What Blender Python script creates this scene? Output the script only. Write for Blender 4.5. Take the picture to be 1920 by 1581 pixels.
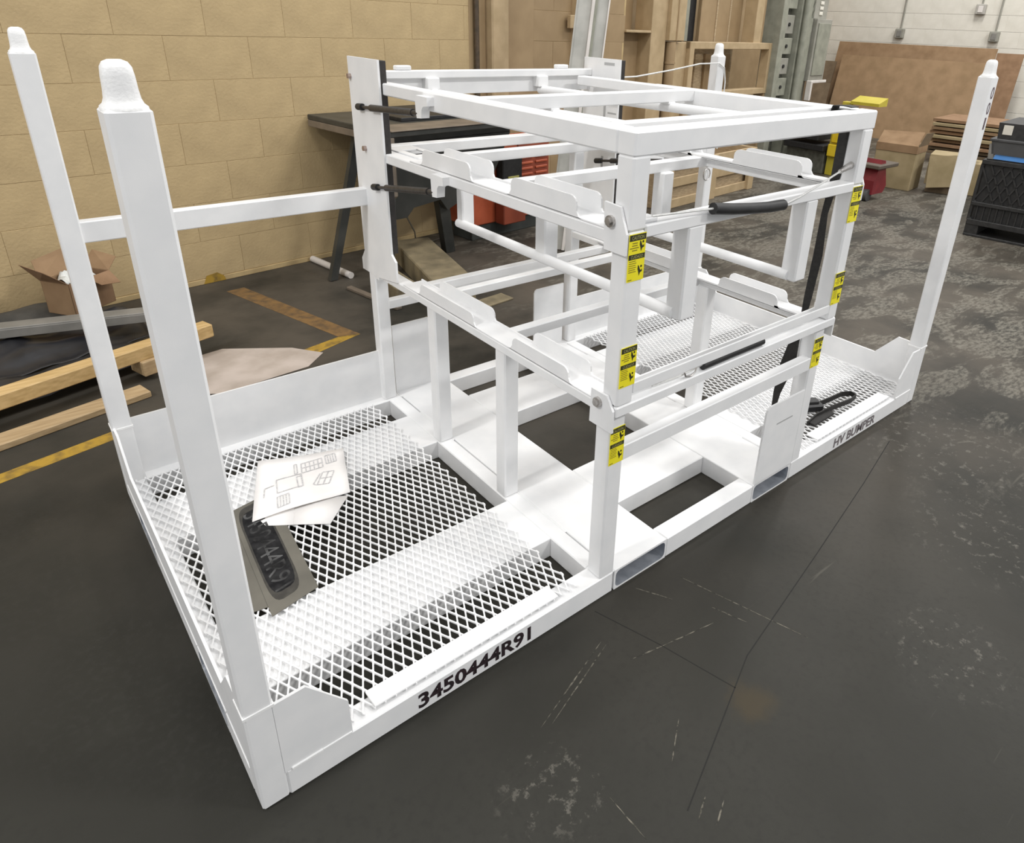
import bpy, bmesh, math, random
from mathutils import Vector, Matrix
random.seed(7)
for o in list(bpy.data.objects): bpy.data.objects.remove(o)
S = bpy.context.scene
COL = S.collection
U = 0.02032                      # one build unit (0.8 in) in metres
# ------------------------------------------------------------------ camera
FPX, PPX, PPY = 1303.789, 1081.915, 625.989
YAW, PITCH, ROLL = 0.844994, -0.420518, -0.0428586
cf = Vector((math.cos(PITCH)*math.cos(YAW), math.cos(PITCH)*math.sin(YAW), math.sin(PITCH)))
cr = cf.cross(Vector((0, 0, 1))).normalized(); cd = cf.cross(cr)
c_, s_ = math.cos(ROLL), math.sin(ROLL)
right = c_*cr + s_*cd; down = -s_*cr + c_*cd
cam = bpy.data.cameras.new('camera'); co = bpy.data.objects.new('camera', cam); COL.objects.link(co)
cam.sensor_fit = 'HORIZONTAL'; cam.sensor_width = 36.0; cam.lens = FPX/1920*36
cam.shift_x = (960-PPX)/1920; cam.shift_y = (PPY-790.5)/1920
cam.clip_start = .02; cam.clip_end = 100
m = Matrix((right, -down, -cf)).transposed().to_4x4()
m.translation = Vector((-6.46593, -48.21851, 68.03588))*U
co.matrix_world = m
S.camera = co
# ------------------------------------------------------------------ world, lights, exposure
w = bpy.data.worlds.new('world'); S.world = w; w.use_nodes = True
bg = w.node_tree.nodes['Background']; bg.inputs[0].default_value = (.985, .99, 1.0, 1); bg.inputs[1].default_value = .56
def area(x, y, z, sx, sy, p, rz=0):
    l = bpy.data.lights.new('unseen_lamp', 'AREA'); l.shape = 'RECTANGLE'; l.size = sx; l.size_y = sy
    l.energy = p; l.color = (1, .985, .96)
    o = bpy.data.objects.new('unseen_lamp', l); COL.objects.link(o); o.location = (x, y, z); o.rotation_euler = (0, 0, rz)
for (x, y, p) in ((-4.2, .4, 170), (-.2, .8, 20), (.6, -4.6, 80), (4.6, -4.4, 205), (2.4, .8, 34), (5.2, .6, 62), (8.6, 2.6, 100), (8.8, -.6, 100)):  # out-of-view lamps; front, left and far-wall ones added to brighten those sides
    area(x, y, 5.2, 1.3, .5, p)
S.view_settings.view_transform = 'Standard'; S.view_settings.look = 'None'
S.view_settings.exposure = .32; S.view_settings.gamma = 1; S.view_settings.use_curve_mapping = False
# ------------------------------------------------------------------ materials
def mat(name, c1, c2=None, rough=.5, metal=0, scale=30, bump=0, bscale=200, detail=4, lo=.35, hi=.65, stretch=None, spec=.5):
    M = bpy.data.materials.new(name); M.use_nodes = True
    nt = M.node_tree; N = nt.nodes; L = nt.links; b = N['Principled BSDF']
    b.inputs['Roughness'].default_value = rough; b.inputs['Metallic'].default_value = metal
    b.inputs['Specular IOR Level'].default_value = spec
    if c2 is None: c2 = c1
    tc = N.new('ShaderNodeTexCoord'); src = tc.outputs['Object']
    if stretch:
        mp = N.new('ShaderNodeMapping'); mp.inputs['Scale'].default_value = stretch
        L.new(src, mp.inputs[0]); src = mp.outputs[0]
    n = N.new('ShaderNodeTexNoise'); n.inputs['Scale'].default_value = scale; n.inputs['Detail'].default_value = detail
    L.new(src, n.inputs['Vector'])
    r = N.new('ShaderNodeValToRGB'); r.color_ramp.elements[0].position = lo; r.color_ramp.elements[1].position = hi
    r.color_ramp.elements[0].color = (*c1, 1); r.color_ramp.elements[1].color = (*c2, 1)
    L.new(n.outputs['Fac'], r.inputs[0]); L.new(r.outputs[0], b.inputs['Base Color'])
    if bump:
        n2 = N.new('ShaderNodeTexNoise'); n2.inputs['Scale'].default_value = bscale; L.new(src, n2.inputs['Vector'])
        bp = N.new('ShaderNodeBump'); bp.inputs['Strength'].default_value = bump; bp.inputs['Distance'].default_value = .003
        L.new(n2.outputs['Fac'], bp.inputs['Height']); L.new(bp.outputs[0], b.inputs['Normal'])
    return M
WHITE = mat('white_powder_paint', (.80, .805, .81), (.85, .85, .85), rough=.42, scale=14, bump=.05, bscale=900)
PIN = mat('white_weld_paint', (.85, .85, .85), (.9, .9, .89), rough=.45, scale=40, bump=.2, bscale=260)
GALV = mat('bare_steel_inside', (.42, .45, .5), (.62, .65, .70), rough=.35, metal=.6, scale=25)
STEEL = mat('zinc_bolt', (.45, .43, .41), (.62, .6, .58), rough=.3, metal=.9, scale=80)
RUSTB = mat('bronze_bolt', (.35, .27, .23), (.5, .4, .36), rough=.4, metal=.7, scale=90)
RUBBER = mat('black_backing', (.022, .020, .018), (.035, .03, .028), rough=.7, scale=60, bump=.2)
BLACK = mat('black_plastic', (.012, .012, .013), (.02, .02, .02), rough=.5, scale=50)
STRUT = mat('strut_black_metal', (.025, .023, .022), (.045, .04, .037), rough=.42, scale=80)
INK = mat('black_stencil_paint', (.012, .008, .009), (.03, .015, .02), rough=.6, scale=90)
YEL = mat('label_yellow', (.87, .76, .02), (.9, .8, .03), rough=.4, scale=30)
LBLK = mat('label_black', (.03, .03, .012), rough=.45)
LTXT = mat('label_body_print', (.24, .20, .02), rough=.5)
GREYTXT = mat('grey_print', (.42, .42, .42), rough=.6)
PAPER = mat('paper', (.86, .83, .81), (.92, .90, .88), rough=.8, scale=10)
PLINE = mat('pencil_grey_print', (.45, .45, .46), (.72, .71, .71), rough=.8, scale=200)
CABLE = mat('coated_wire', (.62, .62, .6), (.75, .75, .73), rough=.4, scale=100)
BLOCK = mat('tan_painted_block', (.43, .32, .17), (.55, .415, .222), rough=.75, scale=5, bump=.55, bscale=70, detail=8, lo=.3, hi=.7)
MORTAR = mat('tan_painted_mortar', (.41, .30, .15), (.53, .395, .20), rough=.85, scale=9, bump=.3)
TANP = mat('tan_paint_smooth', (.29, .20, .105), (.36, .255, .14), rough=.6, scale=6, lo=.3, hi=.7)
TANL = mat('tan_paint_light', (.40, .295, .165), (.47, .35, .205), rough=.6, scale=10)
TANW = mat('tan_crate_wood', (.36, .27, .165), (.50, .385, .24), rough=.75, scale=18, stretch=(1, 1, 6))
WBLK = mat('white_painted_block', (.66, .63, .55), (.74, .71, .63), rough=.7, scale=6, bump=.3, bscale=80)
WMOR = mat('white_painted_mortar', (.60, .575, .50), rough=.85)
CARD = mat('cardboard', (.235, .145, .075), (.31, .20, .11), rough=.85, scale=9, lo=.3, hi=.7)
CARDD = mat('cardboard_dark', (.14, .10, .06), (.19, .138, .085), rough=.85, scale=9)
CARDL = mat('cardboard_light', (.30, .235, .125), (.37, .29, .165), rough=.85, scale=8)
CARDR = mat('cardboard_red_brown', (.23, .135, .072), (.29, .175, .098), rough=.85, scale=12)
PINE = mat('pine_board', (.48, .32, .13), (.62, .43, .20), rough=.65, scale=9, stretch=(1, 9, 9), bump=.1)
PINED = mat('weathered_board', (.36, .25, .13), (.47, .34, .19), rough=.7, scale=9, stretch=(1, 9, 9))
SHEET = mat('black_polythene', (.012, .012, .014), (.03, .03, .033), rough=.35, scale=8, bump=.6, bscale=14)
TARP = mat('dark_grey_cloth', (.05, .048, .043), (.085, .08, .07), rough=.8, scale=12, bump=.4, bscale=20)
CHAN = mat('grey_channel_steel', (.17, .165, .15), (.23, .22, .2), rough=.5, scale=10)
KRAFT = mat('kraft_floor_paper', (.38, .32, .27), (.50, .43, .38), rough=.85, scale=7, bump=.4, bscale=25)
DGREEN = mat('dark_table_metal', (.028, .030, .027), (.05, .05, .045), rough=.45, scale=9)
BROWNT = mat('brown_table_ledge', (.14, .115, .09), (.21, .17, .13), rough=.5, scale=9)
TIMB = mat('dirty_timber', (.14, .115, .07), (.26, .21, .125), rough=.7, scale=9)
PVC = mat('white_plastic_pipe', (.62, .58, .54), (.72, .68, .64), rough=.4, scale=8)
ORANGE = mat('orange_red_enamel', (.42, .085, .035), (.52, .115, .05), rough=.45, scale=8)
ORVENT = mat('dark_red_louvre', (.25, .05, .025), (.3, .065, .03), rough=.5, scale=8)
OLIVE = mat('olive_yellow_panel', (.30, .28, .06), (.4, .37, .1), rough=.6, scale=9)
SILVER = mat('galvanised_beam', (.40, .395, .36), (.50, .49, .45), rough=.4, metal=.25, scale=9)
GREENC = mat('grey_green_paint', (.22, .225, .18), (.31, .31, .25), rough=.5, scale=12, lo=.3, hi=.7)
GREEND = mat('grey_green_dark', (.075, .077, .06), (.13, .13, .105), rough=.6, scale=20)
ELEC = mat('grey_electrical_box', (.25, .245, .205), (.31, .30, .26), rough=.5, scale=9)
VOID = mat('unlit_opening', (.03, .033, .03), (.05, .055, .05), rough=.8, scale=4)  # near-black colour stands in for the darkness of openings and gaps
REDJ = mat('red_jack_paint', (.17, .015, .022), (.23, .024, .03), rough=.4, scale=9)
YELJ = mat('yellow_machine_paint', (.68, .48, .015), (.75, .55, .03), rough=.45, scale=9)
YELD = mat('dull_yellow_paint', (.48, .40, .03), (.55, .45, .06), rough=.5, scale=9)
BCRATE = mat('black_crate_plastic', (.016, .016, .016), (.03, .029, .028), rough=.5, scale=30)
GLID = mat('dark_grey_lid', (.05, .05, .052), (.07, .07, .07), rough=.5, scale=9)
BLUE = mat('bright_blue_plastic', (.09, .30, .75), (.12, .35, .8), rough=.4, scale=9)
YLINE = mat('yellow_floor_paint', (.17, .11, .03), (.40, .245, .03), rough=.6, scale=25, lo=.3, hi=.55, detail=8)
OLINE = mat('orange_worn_floor_paint', (.10, .065, .035), (.22, .125, .045), rough=.6, scale=25, lo=.3, hi=.6, detail=8)
JOINT = mat('dark_floor_joint', (.011, .0105, .009), rough=.9)
STEN = mat('grey_stencil_card', (.125, .118, .10), (.165, .155, .13), rough=.7, scale=9, spec=.2)
STENB = mat('black_overspray', (.012, .012, .013), (.028, .028, .029), rough=.8, scale=40, spec=.1)
STENT = mat('stencil_cut_grey', (.018, .018, .018), (.13, .13, .13), rough=.8, scale=16, spec=.1)
STENS = mat('overspray_edge', (.055, .052, .047), (.075, .071, .063), rough=.8, scale=40, spec=.1)
WEB = mat('black_strap_webbing', (.010, .009, .008), (.02, .018, .016), rough=.7, scale=120)
# floor material: dark worn concrete paint
FLOOR = bpy.data.materials.new('worn_dark_floor_paint'); FLOOR.use_nodes = True
nt = FLOOR.node_tree; Nn = nt.nodes; Lk = nt.links; fb = Nn['Principled BSDF']
def nd(t, **k):
    n = Nn.new(t)
    for a, v in k.items(): setattr(n, a, v)
    return n
def math_(op, a, b=None, c=None, clamp=False):
    n = nd('ShaderNodeMath', operation=op, use_clamp=clamp)
    for i, v in enumerate((a, b, c)):
        if v is None: continue
        if isinstance(v, (int, float)): n.inputs[i].default_value = v
        else: Lk.new(v, n.inputs[i])
    return n.outputs[0]
geo = nd('ShaderNodeNewGeometry'); sep = nd('ShaderNodeSeparateXYZ'); Lk.new(geo.outputs['Position'], sep.inputs[0])
X, Y = sep.outputs[0], sep.outputs[1]
def noise(scale, detail=5, rough=.6, vec=None, dist=0):
    n = nd('ShaderNodeTexNoise'); n.inputs['Scale'].default_value = scale; n.inputs['Detail'].default_value = detail
    n.inputs['Roughness'].default_value = rough; n.inputs['Distortion'].default_value = dist
    Lk.new(vec or geo.outputs['Position'], n.inputs['Vector']); return n.outputs['Fac']
def _ramp(v, lo, hi):
    n = nd('ShaderNodeMapRange', interpolation_type='SMOOTHSTEP'); Lk.new(v, n.inputs[0])
    n.inputs[1].default_value = lo; n.inputs[2].default_value = hi; return n.outputs[0]
def mixc(f, a, b):
    n = nd('ShaderNodeMix', data_type='RGBA'); Lk.new(f, n.inputs[0])
    for i, v in ((6, a), (7, b)):
        if isinstance(v, tuple): n.inputs[i].default_value = (*v, 1)
        else: Lk.new(v, n.inputs[i])
    return n.outputs[2]
base = mixc(_ramp(noise(.9, 4), .35, .65), (.026, .0255, .0215), (.036, .035, .030))
base = mixc(_ramp(noise(55, 3), .45, .7), base, (.031, .030, .026))
# lighter, browner floor toward the back: light falloff painted into the colour
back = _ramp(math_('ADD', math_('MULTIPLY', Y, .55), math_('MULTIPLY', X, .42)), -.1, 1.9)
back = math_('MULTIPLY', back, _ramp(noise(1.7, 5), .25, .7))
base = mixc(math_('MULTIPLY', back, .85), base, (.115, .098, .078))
# worn-through pale concrete, mostly on the right-hand side
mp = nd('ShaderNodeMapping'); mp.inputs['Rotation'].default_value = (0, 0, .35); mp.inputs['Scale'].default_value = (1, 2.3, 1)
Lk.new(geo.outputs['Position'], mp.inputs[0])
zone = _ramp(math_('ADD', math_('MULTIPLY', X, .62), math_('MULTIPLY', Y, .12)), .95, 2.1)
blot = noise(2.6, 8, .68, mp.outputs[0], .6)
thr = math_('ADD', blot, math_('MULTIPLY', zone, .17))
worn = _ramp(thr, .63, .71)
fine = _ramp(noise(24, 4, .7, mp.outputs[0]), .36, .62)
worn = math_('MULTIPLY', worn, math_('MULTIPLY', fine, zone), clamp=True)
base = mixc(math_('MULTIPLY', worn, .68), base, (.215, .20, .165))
# small pale chips and scuffs everywhere
fl = _ramp(noise(34, 7, .75), .70, .76)
flz = _ramp(noise(1.5, 3), .48, .68)
base = mixc(math_('MULTIPLY', math_('MULTIPLY', fl, flz), .7), base, (.16, .15, .125))
mp2 = nd('ShaderNodeMapping'); mp2.inputs['Rotation'].default_value = (0, 0, -.6); mp2.inputs['Scale'].default_value = (1.2, 22, 1)
Lk.new(geo.outputs['Position'], mp2.inputs[0])
sc = math_('MULTIPLY', _ramp(noise(2.2, 2, .5, mp2.outputs[0], .3), .70, .76), _ramp(noise(1.1, 2), .52, .66))
base = mixc(math_('MULTIPLY', sc, .28), base, (.15, .14, .115))
# rusty stain by the floor joint
def spot(cx, cy, r0, r1):
    dx = math_('SUBTRACT', X, cx*U); dy = math_('SUBTRACT', Y, cy*U)
    d = math_('SQRT', math_('ADD', math_('MULTIPLY', dx, dx), math_('MULTIPLY', dy, dy)))
    d = math_('ADD', d, math_('MULTIPLY', math_('SUBTRACT', noise(9, 4), .5), .10))
    return math_('SUBTRACT', 1.0, _ramp(d, r0*U, r1*U))
base = mixc(math_('MULTIPLY', spot(45.5, -21.5, 1.2, 3.6), .55), base, (.062, .047, .026))
for (cx, cy, ra, rb) in ((22, -15.5, 2, 7), (70, -33, 3, 9), (96, -27, 4, 14), (118, -12, 8, 22)):
    f = math_('MULTIPLY', spot(cx, cy, ra, rb), _ramp(noise(30, 6, .72), .55, .64))
    base = mixc(math_('MULTIPLY', f, .6), base, (.15, .14, .12))
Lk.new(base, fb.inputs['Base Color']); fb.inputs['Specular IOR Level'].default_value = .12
rg = nd('ShaderNodeMapRange'); Lk.new(noise(3, 4), rg.inputs[0]); rg.inputs[3].default_value = .38; rg.inputs[4].default_value = .62
Lk.new(rg.outputs[0], fb.inputs['Roughness'])
bn = nd('ShaderNodeBump'); bn.inputs['Strength'].default_value = .18; bn.inputs['Distance'].default_value = .004
Lk.new(noise(40, 5), bn.inputs['Height']); Lk.new(bn.outputs[0], fb.inputs['Normal'])
# ------------------------------------------------------------------ mesh helpers (build units)
class B:
    def __init__(s, M=None): s.bm = bmesh.new(); s.M = M
    def v(s, p):
        p = Vector(p)
        if s.M: p = s.M @ p
        return s.bm.verts.new(p*U)
    def box(s, x0, x1, y0, y1, z0, z1, b=.1, R=None):
        c = Vector(((x0+x1)/2, (y0+y1)/2, (z0+z1)/2)); h = Vector((abs(x1-x0)/2, abs(y1-y0)/2, abs(z1-z0)/2))
        b = min(b, min(h)*.45)
        vs = {}
        for sx in (-1, 1):
            for sy in (-1, 1):
                for sz in (-1, 1):
                    sg = (sx, sy, sz)
                    for a in ((0, 1, 2) if b > 0 else (0,)):
                        p = Vector([sg[i]*(h[i]-(0 if (i == a or b <= 0) else b)) for i in range(3)])
                        if R: p = R @ p
                        vs[sg, a] = s.v(c+p)
        F = s.bm.faces.new
        g = (lambda sg, a: vs[sg, a]) if b > 0 else (lambda sg, a: vs[sg, 0])
        for a in range(3):
            o = [i for i in range(3) if i != a]
            for sa in (-1, 1):
                q = []
                for (p, r) in ((-1, -1), (1, -1), (1, 1), (-1, 1)):
                    sg = [0, 0, 0]; sg[a] = sa; sg[o[0]] = p; sg[o[1]] = r; q.append(g(tuple(sg), a))
                F(q)
        if b > 0:
            for e in range(3):
                o = [i for i in range(3) if i != e]
                for p in (-1, 1):
                    for r in (-1, 1):
                        s1 = [0, 0, 0]; s1[o[0]] = p; s1[o[1]] = r; s2 = s1[:]; s1[e] = -1; s2[e] = 1
                        F([vs[tuple(s1), o[0]], vs[tuple(s1), o[1]], vs[tuple(s2), o[1]], vs[tuple(s2), o[0]]])
            for sx in (-1, 1):
                for sy in (-1, 1):
                    for sz in (-1, 1): F([vs[(sx, sy, sz), a] for a in range(3)])
        return s
    def prism(s, pts, f0, f1):       # pts 2-D, f0/f1 map 2-D point to 3-D for the two caps
        a = [s.v(f0(*p)) for p in pts]; b = [s.v(f1(*p)) for p in pts]; n = len(pts)
        s.bm.faces.new(a); s.bm.faces.new(list(reversed(b)))
        for i in range(n): s.bm.faces.new([a[i], a[(i+1) % n], b[(i+1) % n], b[i]])
        return s
    def px(s, pts, x0, x1): return s.prism(pts, lambda y, z: (x0, y, z), lambda y, z: (x1, y, z))
    def py(s, pts, y0, y1): return s.prism(pts, lambda x, z: (x, y0, z), lambda x, z: (x, y1, z))
    def pz(s, pts, z0, z1): return s.prism(pts, lambda x, y: (x, y, z0), lambda x, y: (x, y, z1))
    def tube(s, P, r, n=10, cap=True):
        P = [Vector(p) for p in P]; rings = []; up = None
        for i, p in enumerate(P):
            d = (P[min(i+1, len(P)-1)]-P[max(i-1, 0)]).normalized()
            if up is None: up = Vector((0, 0, 1)) if abs(d.z) < .9 else Vector((1, 0, 0))
            a = d.cross(up).normalized(); b = a.cross(d).normalized(); up = b
            rr = r[i] if isinstance(r, (list, tuple)) else r
            rings.append([s.v(p+a*rr*math.cos(t*2*math.pi/n)+b*rr*math.sin(t*2*math.pi/n)) for t in range(n)])
        for A, C in zip(rings, rings[1:]):
            for i in range(n): s.bm.faces.new([A[i], A[(i+1) % n], C[(i+1) % n], C[i]])
        if cap: s.bm.faces.new(rings[0]); s.bm.faces.new(rings[-1][::-1])
        return s
    def band(s, P, wdir, wd, th=.08):  # flat strap along P
        P = [Vector(p) for p in P]; wv = [Vector(q).normalized() for q in wdir] if isinstance(wdir, list) else [Vector(wdir).normalized()]*len(P)
        R = []
        for i, p in enumerate(P):
            d = (P[min(i+1, len(P)-1)]-P[max(i-1, 0)]).normalized(); nn = d.cross(wv[i]).normalized()
            ww = wd[i] if isinstance(wd, list) else wd
            R.append([s.v(p+wv[i]*a*ww/2+nn*b*th/2) for a, b in ((-1, -1), (1, -1), (1, 1), (-1, 1))])
        for A, C in zip(R, R[1:]):
            for i in range(4): s.bm.faces.new([A[i], A[(i+1) % 4], C[(i+1) % 4], C[i]])
        s.bm.faces.new(R[0]); s.bm.faces.new(R[-1][::-1]); return s
    def quad(s, *p): s.bm.faces.new([s.v(q) for q in p]); return s
    def obj(s, name, mt, parent=None, smooth=False, label=None, kind=None, mats=None):
        bmesh.ops.recalc_face_normals(s.bm, faces=s.bm.faces)
        me = bpy.data.meshes.new(name); s.bm.to_mesh(me); s.bm.free()
        me.materials.append(mt)
        if smooth:
            for p in me.polygons: p.use_smooth = True
            try: me.set_sharp_from_angle(angle=math.radians(50))
            except Exception: pass
        o = bpy.data.objects.new(name, me); COL.objects.link(o)
        adopt(o, parent)
        if label: o['label'] = label
        if kind: o['kind'] = kind
        return o
def adopt(o, parent):
    if parent:
        o.parent = parent; o.matrix_parent_inverse = Matrix.Translation(-parent.location) if parent.type == 'EMPTY' else Matrix()
def thing(name, label, cat, loc, group=None):
    o = bpy.data.objects.new(name, None); COL.objects.link(o); o.location = Vector(loc)*U; o.empty_display_size = .1
    o['label'] = label; o['category'] = cat
    if group: o['group'] = group
    return o
def tag(o, label, cat, group=None):
    o['label'] = label; o['category'] = cat
    if group: o['group'] = group
    return o
def text_obj(name, body, f, mt, parent, bold=.012):
    """flat lettering: f maps normalised (a, b) to a 3-D build point"""
    cu = bpy.data.curves.new('t', 'FONT'); cu.body = body; cu.offset = bold; cu.resolution_u = 3
    t = bpy.data.objects.new('t', cu); COL.objects.link(t)
    me = bpy.data.meshes.new_from_object(t.evaluated_get(bpy.context.evaluated_depsgraph_get()))
    bpy.data.objects.remove(t); bpy.data.curves.remove(cu)
    xs = [v.co.x for v in me.vertices]; ys = [v.co.y for v in me.vertices]
    x0, x1, y0, y1 = min(xs), max(xs), min(ys), max(ys)
    for v in me.vertices: v.co = Vector(f((v.co.x-x0)/(x1-x0), (v.co.y-y0)/(y1-y0)))*U
    me.name = name; me.materials.append(mt)
    o = bpy.data.objects.new(name, me); COL.objects.link(o); adopt(o, parent); return o
# ------------------------------------------------------------------ setting
WA = math.radians(7)
W0 = Vector((35, 149, 0))
WM = Matrix.Translation(W0) @ Matrix.Rotation(WA, 4, 'Z')      # local: x along wall, y into wall, z up
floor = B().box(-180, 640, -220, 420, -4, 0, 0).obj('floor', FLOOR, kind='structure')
def fline(pts, mt, nm='painted_line'):
    return B().pz(pts, .0, .04).obj(nm, mt, floor)
fline([(37.0, 140), (41.5, 140.6), (53.2, 95.2), (48.6, 96.2)], OLINE)
fline([(37.2, 93.6), (48.7, 96.3), (53.3, 95.0), (40, 90.4)], YLINE)
fline([(-40, 71.5), (-40, 68.8), (1.5, 78.2), (1.5, 81.2)], YLINE)
def groove(P, wd):
    b = B()
    for p, q in zip(P, P[1:]):
        p = Vector((*p, .02)); q = Vector((*q, .02)); n = (q-p).cross(Vector((0, 0, 1))).normalized()*wd/2
        b.pz([(p-n)[:2], (q-n)[:2], (q+n)[:2], (p+n)[:2]], 0, .02)
    return b.obj('floor_joint', JOINT, floor)
groove([(30.8, -25.0), (50, -17.6), (72.2, -13.1), (94, -8.5), (110, -4.8)], .12)
groove([(40.3, -1.2), (43, -10), (45.3, -19.5)], .10)
SCUFF = mat('pale_floor_scuff', (.034, .033, .028), (.17, .155, .125), rough=.7, scale=70, lo=.42, hi=.62, detail=8, spec=.12)
for (xa, ya, xb, yb) in ((53.4, -3.8, 58.1, -20.7), (47.2, -1.6, 49.6, -6.0), (37.7, -5.2, 25.2, -9.5), (37.9, -5.9, 26.4, -9.9), (38.7, -9.3, 43.6, -10.4), (43.6, -10.4, 50.9, -11.9), (33.2, -25.2, 31.0, -26.2), (34.3, -26.6, 31.9, -27.6), (25.9, -19.4, 25.9, -24.3), (52.6, -10.1, 54.2, -14.6), (37.4, -18.0, 33.2, -20.8)):
    d = Vector((xb-xa, yb-ya)); n = Vector((-d.y, d.x)).normalized()
    pts = []
    for k in range(7): pts.append(Vector((xa, ya))+d*k/6+n*(random.uniform(.03, .10) if 0 < k < 6 else .01))
    for k in range(6, -1, -1): pts.append(Vector((xa, ya))+d*k/6-n*(random.uniform(.03, .10) if 0 < k < 6 else .01))
    B().pz([tuple(p) for p in pts], 0, .015).obj('floor_scuff', SCUFF, floor)
# tan block wall
wall = B(WM).box(-120, 172, .13, 9, 0, 122, 0).obj('wall_left', MORTAR, kind='structure')
def blocks(parent, mt, M, t0, t1, z0, z1, L, H, dep, gap, gapv):
    cache = {}
    r = 0; z = z0
    while z < z1-.1:
        t = t0-(L/2 if r % 2 else 0)
        while t < t1:
            a, c = max(t, t0), min(t+L, t1)
            if c-a > 1.5:
                k = round(c-a, 2)
                if k not in cache:
                    b = B(); b.box(-(c-a)/2+gapv, (c-a)/2-gapv, 0, dep, gap, H-gap, .055)
                    bmesh.ops.recalc_face_normals(b.bm, faces=b.bm.faces)
                    me = bpy.data.meshes.new('block'); b.bm.to_mesh(me); b.bm.free(); me.materials.append(mt); cache[k] = me
                o = bpy.data.objects.new('block', cache[k]); COL.objects.link(o)
                mw = M @ Matrix.Translation(Vector(((a+c)/2, random.uniform(-.03, .03), z)))
                o.location = mw.translation*U; o.rotation_euler = mw.to_euler(); o.parent = parent
            t += L
        z += H; r += 1
blocks(wall, BLOCK, WM, -110, 92, 1.5, 91.5, 20, 10, 1.2, .025, .02)
B(WM).box(-110, 92, -.25, 1.2, 0, 1.4, .1).obj('wall_base_course', MORTAR, wall)
# far part of the tan wall: recess, pilaster and pipe
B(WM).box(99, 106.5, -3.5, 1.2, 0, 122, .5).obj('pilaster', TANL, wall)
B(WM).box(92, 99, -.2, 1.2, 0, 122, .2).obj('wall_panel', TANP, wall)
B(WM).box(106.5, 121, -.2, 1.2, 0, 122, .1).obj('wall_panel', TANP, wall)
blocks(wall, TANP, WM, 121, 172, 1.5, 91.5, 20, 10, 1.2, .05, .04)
pipe = B(WM).tube([(94.2, -1.2, 0), (94.2, -1.2, 118)], .9, 10).obj('wall_conduit', mat('brown_pipe', (.05, .035, .02), (.09, .06, .035), rough=.5), None, True)
B(WM).py([(-1.2, .1), (4.6, .1), (4.2, 1.4), (2.6, 2.6), (-.2, 2.2)], -.3, -.2).obj('yellow_paint_patch', YLINE, wall)
tag(pipe, 'thin dark brown pipe running up the tan block wall', 'pipe')
B(WM).box(140.5, 146, -2.5, 1, 0, 118, .3).obj('wall_post', TANL, wall)
jb = thing('junction_box', 'small brown junction box with pale plate on tan post', 'electrical box', WM @ Vector((143.5, -3.5, 66)))
B(WM).box(140.7, 144.6, -5, -2.5, 65.5, 71.0, .25).obj('box_body', mat('brown_box', (.22, .15, .09), (.28, .2, .12), rough=.6), jb)
B(WM).box(136.8, 140.6, -3, -1.2, 66, 70.5, .2).obj('cover_plate', TANL, jb)
# deeper wall behind the stored racks and white wall at the far end
B(WM).box(172, 560, 70, 78, 0, 122, 0).obj('wall_back', TANP, kind='structure')
wr = B(WM).box(501, 509, -260, 72, 0, 122, 0).obj('wall_right', WMOR, kind='structure')
WMR = WM @ Matrix.Translation(Vector((500, 0, 0))) @ Matrix.Rotation(-math.pi/2, 4, 'Z')
blocks(wr, WBLK, WMR, -70, 110, 3.5, 123.5, 20, 10, 1.1, .06, .0)
# ------------------------------------------------------------------ the white steel rack
RACK = thing('steel_shipping_rack', 'large white welded steel parts rack with open lid, trays and mesh decks', 'rack', (64.5, 30, 0))
L_, W_, H_ = 129.0, 60.3, 62.5
def rb(name, *a, mt=WHITE, b=.14, parent=RACK, label=None): return B().box(*a, b).obj(name, mt, parent, label=label)
for a in ((2.5, 44.42), (54.65, 74.35), (84.6, 126.5)): rb('base_side_beam', a[0], a[1], 0, 2.75, 0, 3.25)
for a in ((2.5, 44.42), (54.65, 74.35), (84.6, 126.5)): rb('base_side_beam', a[0], a[1], 57.55, W_, 0, 3.25)
for x0 in (0, 126.5):
    for a in ((2.5, 10), (20.5, 40.3), (50.75, 57.8)): rb('base_end_beam', x0, x0+2.5, a[0], a[1], 0, 3.25)
def hollow(name, p0, p1, q0, q1, axis, o0, o1):
    """open rectangular tube; (p) width range, (q) z range, running o0..o1 along axis"""
    b = B(); r = .7; th = .28
    def ring(a0, a1, z0, z1, rr):
        out = []
        for cx, cz, st in ((a1-rr, z1-rr, 0), (a0+rr, z1-rr, 90), (a0+rr, z0+rr, 180), (a1-rr, z0+rr, 270)):
            for k in range(4):
                t = math.radians(st+k*30); out.append((cx+rr*math.cos(t), cz+rr*math.sin(t)))
        return out
    P = (lambda a, z, o: (a, o, z)) if axis == 'y' else (lambda a, z, o: (o, a, z))
    ro = ring(p0, p1, q0, q1, .18); ri = ring(p0+th, p1-th, q0+th, q1-th, r)
    V4 = [[b.v(P(a, z, o)) for a, z in rg] for rg, o in ((ro, o0), (ro, o1), (ri, o0), (ri, o1))]
    n = len(ro); inner = []
    for i in range(n):
        j = (i+1) % n
        b.bm.faces.new([V4[0][i], V4[0][j], V4[1][j], V4[1][i]])
        f = b.bm.faces.new([V4[2][i], V4[3][i], V4[3][j], V4[2][j]]); inner.append(f)
        b.bm.faces.new([V4[0][i], V4[2][i], V4[2][j], V4[0][j]])
        b.bm.faces.new([V4[1][i], V4[1][j], V4[3][j], V4[3][i]])
    for f in inner: f.material_index = 1
    o = b.obj(name, WHITE, RACK); o.data.materials.append(GALV); return o
for x0 in (44.62, 74.4): hollow('fork_pocket', x0, x0+10, 0, 3.25, 'y', 0, W_)
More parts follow.
